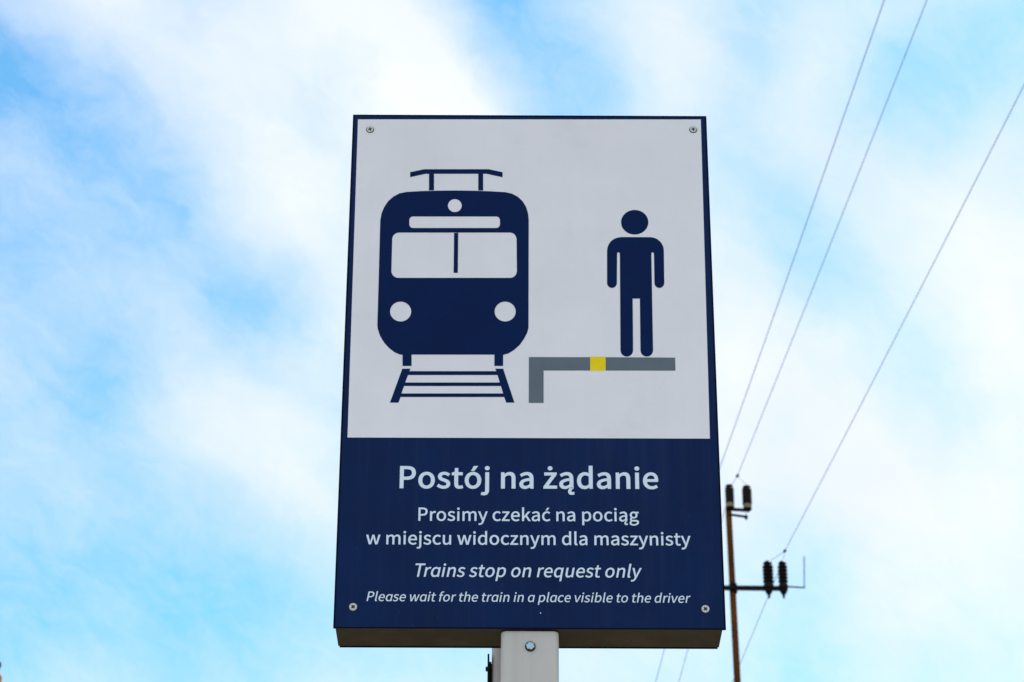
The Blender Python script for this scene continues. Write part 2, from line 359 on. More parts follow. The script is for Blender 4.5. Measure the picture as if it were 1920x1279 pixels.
pr('track_pictogram', [pp([(754.4, 691.8), (769.8, 691.8), (767.6, 696.4), (930.6, 696.4), (928.4, 691.8), (943.4, 691.8), (964.6, 755.3), (949.2, 755.3), (945.4, 744.8), (751.2, 744.8), (747.1, 755.3), (731.2, 755.3)]),
    pp([(765, 703.6), (932.9, 703.6), (937.1, 717.7), (759.8, 717.7)]), pp([(757.6, 724.2), (939.2, 724.2), (943.4, 738.2), (752.6, 738.2)])], M_printnavy, 2)
pr('figure_head_pictogram', [pp(circ(1190, 417.2, 25.6, 23))], M_printnavy, 2)
body = [(1163, 445), (1219, 445.2)] + arc(1219.5, 471, 25.2, 25.6, -85, 0, 8) + [(1245.4, 528)] + arc(1236.3, 530.8, 9.2, 9.6, 0, 180, 10) + [(1226.2, 478)] \
    + [(1225.6, 474.6), (1223.6, 473.3), (1221.6, 474.6), (1221.3, 478), (1224.4, 655)] + arc(1212.7, 657.2, 11.8, 11.8, 0, 180, 10) \
    + [(1199.7, 560.3), (1186.2, 560.3), (1187, 655)] + arc(1175.2, 657.2, 11.8, 11.8, 0, 180, 10) + [(1162.2, 478), (1161.6, 474.6), (1159.3, 473.3), (1157.3, 474.6), (1157, 478), (1156.6, 528)] \
    + arc(1147.4, 530.8, 9.2, 9.6, 0, 180, 10) + arc(1163.6, 471, 25.4, 25.6, 180, 268, 8)
pr('figure_body_pictogram', [pp(body)], M_printnavy, 2)
pr('platform_pictogram', [pp([(991.6, 670), (1106.6, 670.2), (1106.6, 695.2), (1019.2, 695.1), (1019.2, 755.9), (991.4, 755.9)]),
    pp([(1135.4, 670.3), (1265.8, 671), (1266.4, 695.4), (1135.6, 695.2)])], M_grey, 2)
pr('platform_edge_mark', [pp([(1106.6, 669.2), (1135.4, 669.3), (1135.6, 695.6), (1106.6, 695.5)])], M_yellow, 2)

# ------------------------------------------------------------------ lettering
GLYPHS = {
  ' ': (306, []),
  'P': (864, ['138,0,138,333,180,0 263,0,221,0,263,133 263,398,263,266,318,398 428,398,373,398,648,398 797,707,797,495,797,925 423,1000,647,1000,328,1000 138,1000,233,1000,138,667', '263,501,313,501,263,633 263,898,263,765,311,898 407,898,359,898,583,898 671,707,671,853,671,563 412,501,588,501,362,501']),
  'T': (817, ['345,0,345,298,387,0 472,0,430,0,472,298 472,894,472,596,573,894 775,894,674,894,775,929 775,1000,775,965,531,1000 42,1000,286,1000,42,965 42,894,42,929,143,894 345,894,244,894,345,596']),
  'a': (768, ['296,-18,172,-18,387,-18 542,89,471,30,543,89 546,89,544,89,549,59 557,0,553,30,591,0 659,0,625,0,659,152 659,456,659,304,659,640 402,760,584,760,282,760 112,663,179,707,128,634 160,577,144,606,218,617 382,656,296,656,503,656 535,469,535,565,220,434 80,192,80,353,80,59', '332,83,402,83,258,83 201,201,201,116,201,296 535,386,285,357,535,317 535,180,535,249,462,116']),
  'b': (843, ['452,-18,383,-18,621,-18 774,382,774,128,774,611 479,760,670,760,396,760 246,656,314,714,247,700 251,789,249,744,251,888 251,1086,251,987,209,1086 126,1086,167,1086,126,724 126,0,126,362,159,0 225,0,192,0,229,25 236,76,232,51,238,76 241,76,240,76,306,18', '431,87,554,87,382,87 251,164,315,106,251,294 251,554,251,424,321,619 447,655,386,655,589,655 644,381,644,546,644,198']),
  'c': (696, ['417,-18,221,-18,506,-18 658,75,591,18,639,103 603,160,621,131,557,119 428,86,497,86,292,86 199,370,199,199,199,540 432,655,297,655,490,655 580,591,538,629,601,618 643,673,622,645,591,719 427,760,524,760,236,760 71,370,71,617,71,124']),
  'd': (846, ['378,-18,192,-18,467,-18 603,87,546,30,604,87 607,87,606,87,611,58 618,0,614,29,652,0 720,0,686,0,720,362 720,1086,720,724,678,1086 595,1086,637,1086,595,991 595,801,595,896,597,759 602,674,599,716,536,727 393,760,480,760,224,760 72,370,72,610,72,123', '405,87,473,87,276,87 201,371,201,192,201,540 415,655,296,655,476,655 595,577,533,633,595,447 595,188,595,318,533,120']),
  'e': (756, ['426,-18,228,-18,525,-18 668,57,604,15,654,85 625,141,639,113,569,104 439,82,512,82,299,82 194,341,202,183,360,341 693,341,527,341,696,360 698,412,698,385,698,623 402,760,592,760,233,760 71,370,71,611,71,126', '192,430,325,430,207,577 405,660,300,660,521,660 589,430,589,580,457,430']),
  'f': (443, ['45,640,45,671,79,640 146,640,112,640,146,427 146,0,146,213,187,0 270,0,229,0,270,213 270,640,270,427,322,640 427,640,375,640,427,673 427,741,427,707,375,741 270,741,322,741,270,780 270,858,270,819,270,954 375,1004,304,1004,401,1004 458,984,431,997,467,1016 486,1080,477,1048,452,1094 362,1104,408,1104,214,1104 146,859,146,1010,146,820 146,741,146,780,112,739 45,734,79,736,45,703']),
  'g': (769, ['375,-341,195,-341,604,-341 750,-85,750,-222,750,38 492,91,663,91,444,91 347,91,395,91,247,91 217,172,217,126,217,213 265,261,237,237,297,244 374,235,338,235,527,235 645,492,645,334,645,557 585,645,621,611,636,645 737,645,686,645,737,677 737,741,737,709,651,741 479,741,565,741,453,752 374,760,416,760,225,760 97,495,97,658,97,407 194,296,145,334,194,294 194,291,194,292,154,263 112,153,112,214,112,94 179,31,141,55,179,29 179,25,179,27,109,-18 70,-143,70,-79,70,-270', '374,319,460,319,289,319 217,495,217,387,217,604 374,668,288,668,462,668 532,495,532,604,532,387', '393,-255,536,-255,258,-255 179,-126,179,-205,179,-83 254,0,201,-38,286,-8 349,-11,322,-11,392,-11 477,-11,435,-11,576,-11 628,-105,628,-35,628,-181']),
  'h': (828, ['126,0,126,362,167,0 251,0,209,0,251,179 251,538,251,358,325,613 453,651,377,651,551,651 593,453,593,592,593,302 593,0,593,151,635,0 718,0,676,0,718,156 718,469,718,313,718,658 491,760,647,760,390,760 246,636,314,704,247,687 251,789,249,738,251,888 251,1086,251,987,209,1086 126,1086,167,1086,126,724']),
  'i': (375, ['126,0,126,247,167,0 251,0,209,0,251,247 251,741,251,494,209,741 126,741,167,741,126,494', '188,894,139,894,237,894 271,977,271,926,271,1025 188,1057,237,1057,139,1057 106,977,106,1025,106,926']),
  'j': (375, ['48,-330,4,-330,195,-330 251,-85,251,-236,251,191 251,741,251,466,210,741 127,741,168,741,127,466 127,-85,127,191,127,-175 35,-231,109,-231,10,-231 -35,-217,-16,-224,-44,-248 -60,-311,-52,-280,-34,-322', '188,894,139,894,236,894 271,977,271,926,271,1025 188,1057,236,1057,139,1057 105,977,105,1025,105,926']),
  'k': (753, ['126,0,126,362,166,0 248,0,207,0,248,65 248,195,248,130,295,249 387,357,341,303,460,238 604,0,532,119,649,0 739,0,694,0,646,147 460,442,553,295,542,542 707,741,624,641,660,741 568,741,614,741,463,611 254,351,358,481,252,351 248,351,250,351,248,596 248,1086,248,841,207,1086 126,1086,166,1086,126,724']),
  'l': (387, ['256,-18,164,-18,291,-18 329,-7,311,-12,323,25 311,89,317,57,297,86 285,86,292,86,266,86 251,139,251,101,251,455 251,1086,251,770,209,1086 126,1086,167,1086,126,773 126,147,126,460,126,42']),
  'm': (1263, ['126,0,126,247,167,0 251,0,209,0,251,179 251,538,251,358,318,614 437,651,381,651,531,651 574,453,574,592,574,302 574,0,574,151,616,0 698,0,657,0,698,179 698,538,698,358,768,614 885,651,828,651,980,651 1023,453,1023,592,1023,302 1023,0,1023,151,1065,0 1147,0,1106,0,1147,156 1147,469,1147,313,1147,658 924,760,1075,760,832,760 678,618,756,701,648,705 473,760,588,760,385,760 243,633,308,704,242,633 240,633,241,633,236,669 228,741,232,705,194,741 126,741,160,741,126,494']),
  'n': (832, ['126,0,126,247,167,0 251,0,209,0,251,179 251,538,251,358,325,613 453,651,377,651,551,651 593,453,593,592,593,302 593,0,593,151,635,0 718,0,676,0,718,156 718,469,718,313,718,658 491,760,647,760,390,760 243,633,312,704,242,633 240,633,241,633,236,669 228,741,232,705,194,741 126,741,160,741,126,494']),
  'o': (827, ['413,-18,232,-18,595,-18 756,370,756,124,756,617 413,760,595,760,232,760 71,370,71,617,71,124', '413,86,542,86,285,86 199,370,199,199,199,540 413,655,285,655,542,655 629,370,629,540,629,199']),
  'p': (846, ['126,-312,126,39,167,-312 251,-312,209,-312,251,-229 251,-61,251,-145,250,-18 247,68,248,25,314,12 452,-18,385,-18,621,-18 774,382,774,128,774,611 479,760,670,760,393,760 243,655,310,711,242,655 240,655,241,655,236,683 228,741,232,712,194,741 126,741,160,741,126,390', '431,87,554,87,382,87 251,164,317,106,251,294 251,554,251,424,322,619 447,655,386,655,589,655 644,381,644,546,644,198']),
  'q': (846, ['595,-312,595,-225,637,-312 720,-312,678,-312,720,39 720,741,720,390,687,741 621,741,654,741,617,718 608,671,613,694,608,671 606,671,607,671,540,729 393,760,480,760,224,760 72,370,72,610,72,123 378,-18,192,-18,464,-18 602,86,542,27,599,41 595,-49,597,-4,595,-137', '405,87,473,87,276,87 201,371,201,192,201,540 415,655,296,655,476,655 595,577,533,633,595,447 595,188,595,318,533,120']),
  'r': (529, ['126,0,126,247,167,0 251,0,209,0,251,159 251,476,251,317,300,602 437,648,375,648,468,648 509,636,484,644,517,672 532,744,524,708,509,756 453,760,486,760,371,760 243,606,295,700,242,606 240,606,241,606,236,651 228,741,232,696,194,741 126,741,160,741,126,494']),
  's': (638, ['319,-18,214,-18,494,-18 588,202,588,82,588,342 363,427,471,386,280,458 203,555,203,486,203,614 341,663,247,663,407,663 509,598,458,634,529,623 569,675,549,649,513,722 340,760,431,760,177,760 85,550,85,667,85,423 300,336,196,374,382,306 469,195,469,270,469,131 323,79,422,79,235,79 104,168,169,115,84,140 44,85,64,112,113,26']),
  't': (514, ['357,-18,201,-18,404,-18 495,10,453,-4,487,41 471,104,479,72,446,93 386,83,413,83,300,83 271,225,271,135,271,363 271,640,271,502,339,640 473,640,406,640,473,673 473,741,473,707,406,741 271,741,339,741,271,810 271,950,271,880,237,950 168,950,202,950,163,880 154,741,159,810,115,739 37,734,76,736,37,703 37,640,37,671,74,640 147,640,111,640,147,503 147,229,147,366,147,80']),
  'u': (828, ['342,-18,186,-18,443,-18 587,116,517,35,588,116 591,116,589,116,594,77 600,0,597,39,635,0 704,0,669,0,704,247 704,741,704,494,663,741 580,741,621,741,580,566 580,216,580,391,509,128 379,90,456,90,281,90 240,286,240,149,240,438 240,741,240,589,198,741 115,741,156,741,115,584 115,271,115,428,115,82']),
  'v': (711, ['285,0,196,247,334,0 431,0,382,0,518,247 693,741,606,494,652,741 570,741,611,741,523,600 430,319,477,460,408,247 362,101,383,172,359,101 355,101,357,101,333,172 286,319,310,247,240,460 147,741,194,600,104,741 18,741,61,741,107,494']),
  'w': (1094, ['243,0,174,247,291,0 387,0,339,0,422,132 492,397,457,265,512,468 543,613,527,538,545,613 550,613,548,613,568,538 600,400,581,469,636,266 707,0,671,133,757,0 858,0,808,0,925,247 1059,741,992,494,1019,741 939,741,979,741,903,598 831,312,867,455,814,241 786,106,801,175,784,106 779,106,781,106,761,175 727,312,745,241,688,455 611,741,650,598,571,741 490,741,530,741,451,598 374,312,412,455,356,241 325,106,340,175,322,106 318,106,320,106,303,175 274,312,289,241,237,455 164,741,201,598,121,741 37,741,79,741,106,494']),
  'y': (711, ['138,-319,104,-319,285,-319 415,-63,363,-207,508,205 693,741,600,473,653,741 572,741,612,741,527,604 438,330,482,467,419,263 378,120,397,188,376,120 371,120,373,120,345,190 297,330,321,265,247,467 147,741,197,604,104,741 18,741,61,741,117,493 315,-1,216,246,310,-20 299,-57,304,-39,267,-149 132,-217,216,-217,112,-217 75,-205,90,-210,67,-238 50,-304,59,-271,74,-314']),
  'z': (648, ['48,0,48,22,235,0 608,0,422,0,608,34 608,101,608,67,474,101 205,101,339,101,335,292 596,674,466,483,596,696 596,741,596,719,427,741 90,741,259,741,90,707 90,640,90,673,206,640 438,640,322,640,308,449 48,67,178,258,48,45']),
  '@ogon': (0, ['577,-162,577,-134,577,-183 594,-209,583,-199,605,-220 640,-225,620,-225,656,-225 680,-222,669,-224,691,-220 707,-217,700,-218,707,-243 707,-296,707,-269,694,-299 668,-305,681,-302,655,-307 620,-308,639,-308,571,-308 511,-273,535,-296,488,-250 476,-176,476,-218,476,-149 496,-98,483,-123,510,-73 547,-29,527,-50,567,-9 605,21,586,8,627,14 672,0,650,7,641,-30 601,-82,617,-57,585,-107']),
}
def parse(s): return [[tuple(map(float, q.split(','))) for q in sp.split()] for sp in s]
GL = {k: (a, parse(s)) for k, (a, s) in GLYPHS.items()}
def poly(pts): return [(x, y, x, y, x, y) for x, y in pts]
def rem(s, f): return [[tuple(v for i in (0, 2, 4) for v in f(p[i], p[i + 1])) for p in sp_] for sp_ in s]
def xh(x, y):                       # lower the x-height and the ascenders a little
    return (x, y * .966) if y <= 741 else (x, 716 + (y - 741) * .93)
def glyph(ch, italic):
    acute = lambda dx: [poly([(356 + dx, 822), (446 + dx, 822), (592 + dx, 1010), (462 + dx, 1010)])]
    if ch == 'ó': a, s = GL['o']; return a, rem(s, xh) + acute(0)
    if ch == 'ć': a, s = GL['c']; return a, rem(s, xh) + acute(-10)
    if ch == 'ż':
        a, s = GL['z']; dot = GL['i'][1][1]
        cx_ = sum(p[0] for p in dot) / len(dot)
        return a, rem(s + [[tuple(v + (325 - cx_ if i % 2 == 0 else 0) for i, v in enumerate(p)) for p in dot]], xh)
    if ch == 'ą':
        a, s = GL['a']; og = rem(GL['@ogon'][1], lambda x, y: (x - 10, y + 22))
        return a, rem(s, xh) + og
    if ch == 'a' and italic:
        a, s = GL['q']; f = lambda x, y: (x, 0.0) if y < -19 else (x, y)
        return a - 40, rem(rem(s, f), xh)
    if ch == 'i' or ch == 'j':
        a, s = GL[ch]; return a, rem(s, xh)
    a, s = GL[ch]
    return a, (rem(s, xh) if ch.islower() else s)
def lettering(text, xl, xr, yl, yr, cap, bold, italic=False, mat=M_letters):
    """one printed line: left/right ink limits, baseline at both ends and cap height, measured on the photograph"""
    cu = bpy.data.curves.new('lettering', 'CURVE'); cu.dimensions = '2D'; cu.fill_mode = 'BOTH'; cu.resolution_u = 6; cu.bevel_depth = bold; cu.bevel_resolution = 0; cu.extrude = .0002
    pen = 0.0
    for i, ch in enumerate(text):
        if ch == ' ': pen += 300 if not italic else 290; continue
        a, s = glyph(ch, italic)
        for spn in s:
            sl = cu.splines.new('BEZIER'); sl.bezier_points.add(len(spn) - 1); sl.use_cyclic_u = True
            for q, p in zip(sl.bezier_points, spn):
                f = lambda x, y: ((x + pen + (y * .19 if italic else 0)) / 1000, y / 1000, 0)
                q.handle_left_type = q.handle_right_type = 'FREE'
                q.co = f(p[0], p[1]); q.handle_left = f(p[2], p[3]); q.handle_right = f(p[4], p[5])
        pen += a + bold * 900
        if ch == 'T': pen -= 90
    tmp = bpy.data.objects.new('lettering', cu); COL.objects.link(tmp)
    dg = bpy.context.evaluated_depsgraph_get(); me = bpy.data.meshes.new_from_object(tmp.evaluated_get(dg))
    bpy.data.objects.remove(tmp); bpy.data.curves.remove(cu)
    x0 = min(v.co.x for v in me.vertices); x1 = max(v.co.x for v in me.vertices)
    A_, B_ = at(xl, yl), at(xr, yr); C_ = at(xl, yl - cap)
    h = (C_.z - A_.z) / (1 + 2 * bold)
    for v in me.vertices:
        t = (v.co.x - x0) / (x1 - x0)
        v.co = (A_.x + (B_.x - A_.x) * t, -.0004 - v.co.z * .0002 / max(bold, .001), A_.z + (B_.z - A_.z) * t + (v.co.y + bold) * h)
    me.name = 'lettering'
    return link('lettering', me, mat, plate)
lettering('Postój na żądanie', 749.0, 1234.6, 915.9, 917.2, 41.9, .026)
lettering('Prosimy czekać na pociąg', 784.2, 1198.2, 976.8, 978.0, 24.9, .017)
lettering('w miejscu widocznym dla maszynisty', 686.0, 1295.2, 1020.9, 1023.2, 25.0, .017)
lettering('Trains stop on request only', 778.4, 1203.8, 1081.7, 1083.4, 25.0, .015, True)
lettering('Please wait for the train in a place visible to the driver', 687.2, 1295.2, 1127.2, 1130.6, 17.9, .010, True)

# tiny chip in the navy film and a speck, as the photograph shows
bm = bmesh.new()
c = at(1013.5, 1149.5)
lathe(bm, [(.0010, 0), (.0007, .0003)], (c.x, 0, c.z), (0, -1, 0), 7)
link('paint_chip', to_mesh('paint_chip', bm), M_letters, plate)

# screws and bolt
def screw(px, py, rot, mat, r=.0060):
    c = at(px, py)
    bm = bmesh.new(); lathe(bm, [(r * 1.18, 0), (r * 1.15, .0006), (r, .0008), (r, .0015), (r * .93, .0021), (r * .55, .00235), (r * .5, .00236), (r*.02, .00238)], (0, 0, 0), (0, -1, 0), 28)
    h = sp(link('screw', to_mesh('screw', bm, 35), mat, sign)); h.location = (c.x, -.0002, c.z)
    lw, ll = r * .17, r * .58
    pts = [(-lw, -ll), (lw, -ll), (lw, -lw), (ll, -lw), (ll, lw), (lw, lw), (lw, ll), (-lw, ll), (-lw, lw), (-ll, lw), (-ll, -lw), (-lw, -lw)]
    pts = [(x * math.cos(rot) - y * math.sin(rot), x * math.sin(rot) + y * math.cos(rot)) for x, y in pts]
    return h, pts
def cut_screw(px, py, rot, mat, r=.0060):
    """round head with a real cross-shaped recess: ring with a cross hole over a blackened floor"""
    c = at(px, py)
    lw, ll = r * .19, r * .56
    pts = [(-lw, -ll), (lw, -ll), (lw, -lw), (ll, -lw), (ll, lw), (lw, lw), (lw, ll), (-lw, ll), (-lw, lw), (-ll, lw), (-ll, -lw), (-lw, -lw)]
    pts = [(x * math.cos(rot) - y * math.sin(rot), x * math.sin(rot) + y * math.cos(rot)) for x, y in pts]
    cu = bpy.data.curves.new('screw', 'CURVE'); cu.dimensions = '2D'; cu.fill_mode = 'BOTH'; cu.extrude = .0007; cu.bevel_depth = .0004; cu.bevel_resolution = 2; cu.offset = -.0004
    for lp in ([(r * math.cos(k * math.pi / 16), r * math.sin(k * math.pi / 16)) for k in range(32)], pts):
        s = cu.splines.new('POLY'); s.points.add(len(lp) - 1); s.use_cyclic_u = True
        for q, (x, y) in zip(s.points, lp): q.co = (x, y, 0, 1)
    tmp = bpy.data.objects.new('screw', cu); COL.objects.link(tmp)
    dg = bpy.context.evaluated_depsgraph_get(); me = bpy.data.meshes.new_from_object(tmp.evaluated_get(dg))
    bpy.data.objects.remove(tmp); bpy.data.curves.remove(cu)
    for v in me.vertices: v.co = (v.co.x, -v.co.z - .0016, v.co.y)
    o = sp(link('screw', me, mat, sign)); o.location = (c.x, 0, c.z)
    bm = bmesh.new(); lathe(bm, [(r * 1.0, 0), (r * .98, .0008)], (0, -.0001, 0), (0, -1, 0), 24)
    link('screw_recess', to_mesh('screw_recess', bm), M_recess, o)
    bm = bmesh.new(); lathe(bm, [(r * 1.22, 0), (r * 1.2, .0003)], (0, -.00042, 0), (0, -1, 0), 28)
    link('screw_shadow_ring', to_mesh('screw_shadow_ring', bm), M_dull, o)  # dark ring: contact shadow round the screw head, painted in as a disc
    return o
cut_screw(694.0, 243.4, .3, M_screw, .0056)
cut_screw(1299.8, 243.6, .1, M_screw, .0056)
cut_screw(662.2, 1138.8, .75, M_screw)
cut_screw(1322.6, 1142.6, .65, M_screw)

# square post under the box, rounded vertical edges, welded cap
def rounded_post(name, cx, y0, w, d, r, ztop, mat, parent):
    bm = bmesh.new()
    loop = [(x, y) for x, y in rrect(cx - w / 2, y0, cx + w / 2, y0 + d, r, 6)]
    sh = lambda k: [(cx + (x - cx) * k, y0 + d / 2 + (y - y0 - d / 2) * k) for x, y in loop]
    rings = [[(x, y, 0) for x, y in loop]] + [[(x, y, ztop * t) for x, y in loop] for t in (.4, .8)] + [[(x, y, ztop - .003) for x, y in loop], [(x, y, ztop - .0009) for x, y in sh(.985)], [(x, y, ztop) for x, y in sh(.955)]]
    add_rings(bm, rings)
    return link(name, to_mesh(name, bm, 35), mat, parent)
sp(rounded_post('post', POST_X, PT + .0005, PW, .072, .0085, Z0 - .0016, M_post, sign))
bc = at(994.4, 1211)
yb = PT + .0005
bm = bmesh.new(); lathe(bm, [(.0082, 0), (.0082, .0012), (.0078, .0015)], (bc.x, yb, bc.z), (0, -1, 0), 28)
w_ = sp(link('washer', to_mesh('washer', bm, 35), M_dull, sign))
bm = bmesh.new(); lathe(bm, [(.0068, 0), (.0068, .0038), (.0058, .0046), (.0050, .0047), (.0046, .0042)], (bc.x, yb - .0015, bc.z), (0, -1, 0), 6)
sp(link('hex_bolt', to_mesh('hex_bolt', bm, 20), M_zinc, sign))

# ------------------------------------------------------------------ the second post just behind, with a dark plate seen edge-on
YR = .30
xl = at(921.8, 1250, YR).x
rw = .076
rear = bpy.data.objects.new('support_post', None); COL.objects.link(rear)
rear.location = (xl + rw / 2, YR + rw / 2, 0)
tag(rear, 'second pale grey post mostly hidden behind the sign post, dark bracket on its left side', 'post')
rinv = Matrix.Translation(-rear.location)
def rp(o): o.matrix_parent_inverse = rinv; return o
rp(rounded_post('shaft', xl + rw / 2, YR, rw, rw, .016, Z0 + .42, M_rear, rear))
a = at(914.2, 1226, YR + .005); b = at(917.6, 1236, YR + .03)
zt = a.z
bm = box_bm(a.x, a.x + .0030, YR + .005, YR + .065, 1.9, zt, .0006, 1)
rp(link('edge_on_plate', to_mesh('edge_on_plate', bm), M_black, rear))
bm = box_bm(a.x + .0032, xl + .002, YR + .02, YR + .05, 1.9, zt - .012, .001, 1)
rp(link('bracket', to_mesh('bracket', bm), M_black, rear))
for (px, py, s_) in ((918.6, 1245.5, 1), (912.8, 1254.5, -1)):
    c = at(px, py, YR + .035); bm = bmesh.new()
    lathe(bm, [(.0030, -.0022), (.0042, -.0012), (.0042, .0016), (.0026, .0026)], (c.x, YR + .035, c.z), (1, 0, 0), 6)
    rp(link('bolt', to_mesh('bolt', bm, 30), M_black, rear))

# ------------------------------------------------------------------ utility pole with insulators, in the field behind
YP = 34.0
def ins_mesh(rib, H, Rr):
    """stack of porcelain sheds on a pin; origin at its foot"""
    bm = bmesh.new(); prof = [(Rr * .45, 0)]
    if rib:
        k = 6; z0 = H * .22
        prof += [(Rr * .95, H * .02), (Rr * .98, H * .12), (Rr * .7, z0 - .005)]
        for i in range(k):
            z = z0 + (H - z0) * i / k; dz = (H - z0) / k
            s_ = 1.0 if i < k - 1 else .82
            prof += [(Rr * .68 * s_, z + dz * .02), (Rr * 1.0 * s_, z + dz * .2), (Rr * 1.0 * s_, z + dz * .45), (Rr * .72 * s_, z + dz * .78)]
        prof += [(Rr * .42, H)]
    else:
        k = 7
        for i in range(k):
            z = H * i / k; dz = H / k; s_ = 1.0 if i < k - 1 else .86
            prof += [(Rr * .88 * s_, z + dz * .05), (Rr * 1.0 * s_, z + dz * .3), (Rr * 1.0 * s_, z + dz * .45), (Rr * .90 * s_, z + dz * .9)]
        prof += [(Rr * .55, H), (Rr * .42, H * 1.03), (Rr * .3, H * 1.04)]
    lathe(bm, prof, (0, 0, 0), (0, 0, 1), 22)
    return to_mesh('insulator', bm, 50)
top_p = at(1366.0, 957, YP); low_p = at(1382.7, 1279, YP)
lean = (top_p - low_p).normalized()
foot = low_p - lean * ((low_p.z - GZ) / lean.z)
pole = bpy.data.objects.new('utility_pole', None); COL.objects.link(pole); pole.location = foot
tag(pole, 'slender brown utility pole with dark insulators on a crossarm, right of the sign', 'utility pole')
pinv = Matrix.Translation(-foot)
def pq(o): o.matrix_parent_inverse = pinv; return o
depth_px = lambda Y: (at(1370, 1000, Y) - EYE).dot(ray(960, 639.5)) / F_PX     # metres per photo pixel there
MP = depth_px(YP)
bm = bmesh.new()
Lp = (top_p - foot).length
pts = [foot + lean * Lp * t for t in (0, .3, .6, .8, 1)]
rad = [MP * (5.8 + 2.9 * (1 - t)) for t in (0, .3, .6, .8, 1)]
tube(bm, pts, rad, 24)
pq(link('shaft', to_mesh('shaft', bm, 60), M_wood, pole))
def seg(name, p, q, r0, mat, n=10, par=pole):
    bm = bmesh.new(); tube(bm, [p, q], r0, n); return pq(link(name, to_mesh(name, bm, 60), mat, par))
def beam(name, p, q, hw, hd, mat):   # flat bar between two points
    p, q = Vector(p), Vector(q); t = (q - p).normalized(); bm = bmesh.new()
    up = Vector((0, 1, 0)).cross(t).normalized(); dd = Vector((0, 1, 0))
    add_rings(bm, [[c + up * a_ * hw + dd * b_ * hd for a_, b_ in ((-1, -1), (1, -1), (1, 1), (-1, 1))] for c in (p, q)])
    return pq(link(name, to_mesh(name, bm), mat, pole))
YF = YP - MP * 7.5                    # arms are bolted to the near face of the pole
beam('crossarm', at(1262, 1101.5, YF), at(1477, 1103.6, YF), MP * 3.6, MP * 4, M_arm)
seg('arm_clamp', at(1374.2, 1095, YP), at(1375.4, 1112, YP), MP * 7.4, M_arm, 16)
def insulator(px, py_foot, py_top, wpx, rib, mat=M_porc, leanx=0.0):
    f = at(px, py_foot, YF); t = at(px, py_top, YF); H = (t - f).length
    me = ins_mesh(rib, H, wpx / 2 * MP)
    o = pq(link('insulator', me, mat, pole)); o.location = f
    o.rotation_euler = (0, leanx, 0)
    return o, f, H
LX = 0.0
for px, w_px in ((1441.4, 20.5), (1469.0, 18.5), (1263.0, 19), (1291.0, 19)):
    o, f, H = insulator(px, 1104, 1052.5, w_px, True, M_porc, LX)
    bm = bmesh.new()                  # nut and tapering pin below the arm
    lathe(bm, [(MP * 6.5, 4 * MP), (MP * 7.5, -4 * MP), (MP * 6.6, -6.5 * MP), (MP * 2.6, -13 * MP), (MP * 2.0, -18 * MP), (MP * .8, -20 * MP)], (0, 0, 0), (0, 0, 1), 12)
    link('pin', to_mesh('pin', bm, 40), M_arm, o)
for px, w_px, dy in ((1368.6, 17.5, 0), (1401.2, 18.8, 2)):
    o, f, H = insulator(px, 944 + dy, 910 + dy, w_px, False, M_porc, LX * .6)
    bm = bmesh.new()
    lathe(bm, [(MP * 7.6, -8.5 * MP), (MP * 8.2, -8 * MP), (MP * 8.3, -.5 * MP), (MP * 7.2, 0)], (0, 0, 0), (0, 0, 1), 20)
    link('collar', to_mesh('collar', bm, 40), M_collar, o)
    bm = bmesh.new()
    lathe(bm, [(MP * 5.5, -13 * MP), (MP * 8.0, -11 * MP), (MP * 7.9, -8.6 * MP)], (0, 0, 0), (0, 0, 1), 16)
    link('base_nut', to_mesh('base_nut', bm, 40), M_arm, o)
beam('head_bracket', at(1361, 954.4, YF), at(1406, 957.2, YF), MP * 1.9, MP * 4, M_arm)
beam('lower_bracket', at(1366, 964.6, YF), at(1398, 969, YF), MP * 1.5, MP * 2.5, M_arm)
seg('bracket_link', at(1399, 956, YF), at(1399, 968, YF), MP * .8, M_wire, 8)
bm = bmesh.new(); c = at(1399, 969, YF)
lathe(bm, [(MP * 1.5, -6 * MP), (MP * 3.4, -1.5 * MP), (MP * 3.4, 2 * MP), (MP * 1.2, 3.4 * MP)], c, (0, 0, 1), 10)
pq(link('bracket_bolt', to_mesh('bracket_bolt', bm, 40), M_arm, pole))
seg('outrigger_rod', at(1476, 1100, YF), at(1509, 1102, YF), MP * 1.5, M_arm, 8)
seg('upright_rod', at(1508.2, 1102.5, YF), at(1507.8, 1043.5, YF), MP * 1.25, M_wire, 8)

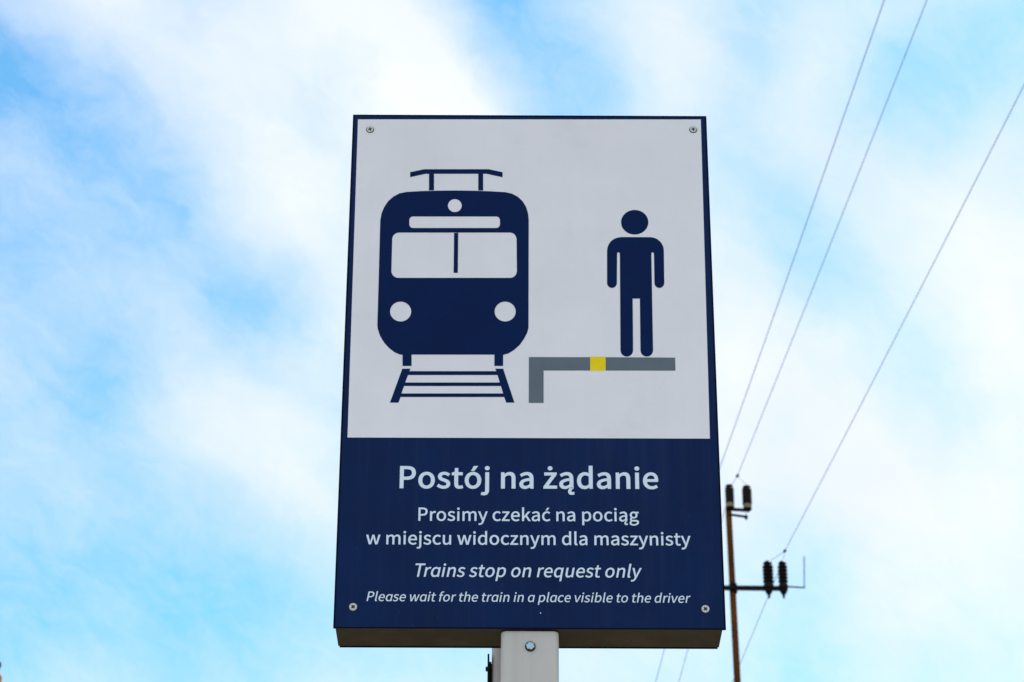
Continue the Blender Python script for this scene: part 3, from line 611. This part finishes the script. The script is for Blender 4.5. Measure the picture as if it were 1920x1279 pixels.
# ------------------------------------------------------------------ the three overhead wires
def parab(P0, P1, sag, n=24, t1=1.0):
    o = []
    for i in range(n + 1):
        t = t1 * i / n; p = P0.lerp(P1, t); p.z -= sag * 4 * t * (1 - t); o.append(p)
    return o
WR = MP * .62
def conductor(label, clamp_px, near_px, far_px, leads, far_start):
    c = at(*clamp_px, YF)
    root = bpy.data.objects.new('overhead_wire', None); COL.objects.link(root); root.location = c
    tag(root, label, 'power line', 'overhead wires')
    inv = Matrix.Translation(-c)
    # near span: rises over the camera to a pole behind; slope fixed by where it crosses the photo
    q = atz(*near_px, c.z - .35)
    dh = Vector((q.x - c.x, q.y - c.y, 0)); L0 = dh.length; dh.normalize()
    end = Vector((c.x, c.y, c.z)) + dh * 60
    sl = (q.z - c.z) / L0; k = -sl / (60 - L0)      # parabola through clamp, q and the level end
    pts = [Vector((c.x, c.y, c.z)) + dh * s_ + Vector((0, 0, -k * s_ * (60 - s_))) for s_ in [60 * i / 40 for i in range(41)]]
    bm = bmesh.new(); tube(bm, pts, WR, 8)
    o = link('near_span', to_mesh('near_span', bm, 60), M_wire, root); o.matrix_parent_inverse = inv
    # far span, sagging away to the next pole
    f0 = at(*far_start, YF); q = atz(*far_px, f0.z - 1.6)
    dh = Vector((q.x - f0.x, q.y - f0.y, 0)); L0 = dh.length; dh.normalize(); E = 70.
    sl = (q.z - f0.z) / L0; k = -sl / (E - L0)
    pts = [f0 + dh * s_ + Vector((0, 0, -k * s_ * (E - s_))) for s_ in [E * i / 40 for i in range(41)]]
    bm = bmesh.new(); tube(bm, pts, WR, 8)
    o = link('far_span', to_mesh('far_span', bm, 60), M_wire, root); o.matrix_parent_inverse = inv
    bm = bmesh.new(); d_ = Vector((.35, -.6, .55)).normalized()
    lathe(bm, [(MP * 1.2, -4 * MP), (MP * 2.7, -2.2 * MP), (MP * 2.7, 2.2 * MP), (MP * 1.2, 4 * MP)], c, d_, 10)
    o = link('clamp', to_mesh('clamp', bm, 40), M_clamp, root); o.matrix_parent_inverse = inv
    for lx in leads:
        bm = bmesh.new(); tube(bm, [c, c.lerp(at(*lx, YF), .5) - Vector((0, 0, .01)), at(*lx, YF)], WR * .9, 8)
        o = link('tie_lead', to_mesh('tie_lead', bm, 60), M_wire, root); o.matrix_parent_inverse = inv
conductor('middle of the three overhead wires, ending at the pair of insulators on the pole top', (1382.8, 892), (1738, 0), (1273, 1279), [(1370.5, 911), (1401.5, 911)], (1370.5, 911))
conductor('rightmost of the three overhead wires, clamped above the two insulators of the right arm', (1471.6, 1033), (1920, 160), (1377, 1272), [(1439.2, 1054), (1467.2, 1054)], (1467.2, 1054))
conductor('leftmost of the three overhead wires, its lower end hidden behind the sign', (1300.0, 1016), (1658, 0), (1230, 1279), [(1261.0, 1054), (1288.6, 1054)], (1288.6, 1054))

# ------------------------------------------------------------------ a second pole just entering the frame at the lower left
YL = 30.0
ML = (at(0, 1270, YL) - EYE).dot(ray(960, 639.5)) / F_PX
t2 = at(-5.5, 1263, YL); f2 = at(-16, 1400, YL); ln = (t2 - f2).normalized(); ft = t2 - Vector((0, 0, 1)) * (t2.z - GZ)
p2 = bpy.data.objects.new('utility_pole', None); COL.objects.link(p2); p2.location = ft
tag(p2, 'orange-brown pole whose rounded tip just enters the lower left corner', 'utility pole')
i2 = Matrix.Translation(-ft)
bm = bmesh.new(); r2 = 11 * ML
tube(bm, [ft, ft.lerp(t2, .5), t2 - Vector((0, 0, 8 * ML)), t2 - Vector((0, 0, 3 * ML)), t2], [r2 * 1.3, r2 * 1.1, r2 * .95, r2 * .8, r2 * .45], 20)
o = link('shaft', to_mesh('shaft', bm, 60), M_wood2, p2); o.matrix_parent_inverse = i2
c = at(-3.2, 1249.5, YL)
bm = bmesh.new(); lathe(bm, [(3 * ML, -8 * ML), (3 * ML, -3 * ML), (5.6 * ML, 0), (5.6 * ML, 6 * ML), (4 * ML, 9 * ML), (1.5 * ML, 10 * ML)], c, (0, 0, 1), 14)
o = link('pole_top_fitting', to_mesh('pole_top_fitting', bm, 40), M_clamp, p2); o.matrix_parent_inverse = i2
bm = bmesh.new(); tube(bm, [t2 - Vector((0, 0, 4 * ML)), c], 2 * ML, 8)
o = link('pin', to_mesh('pin', bm), M_arm, p2); o.matrix_parent_inverse = i2
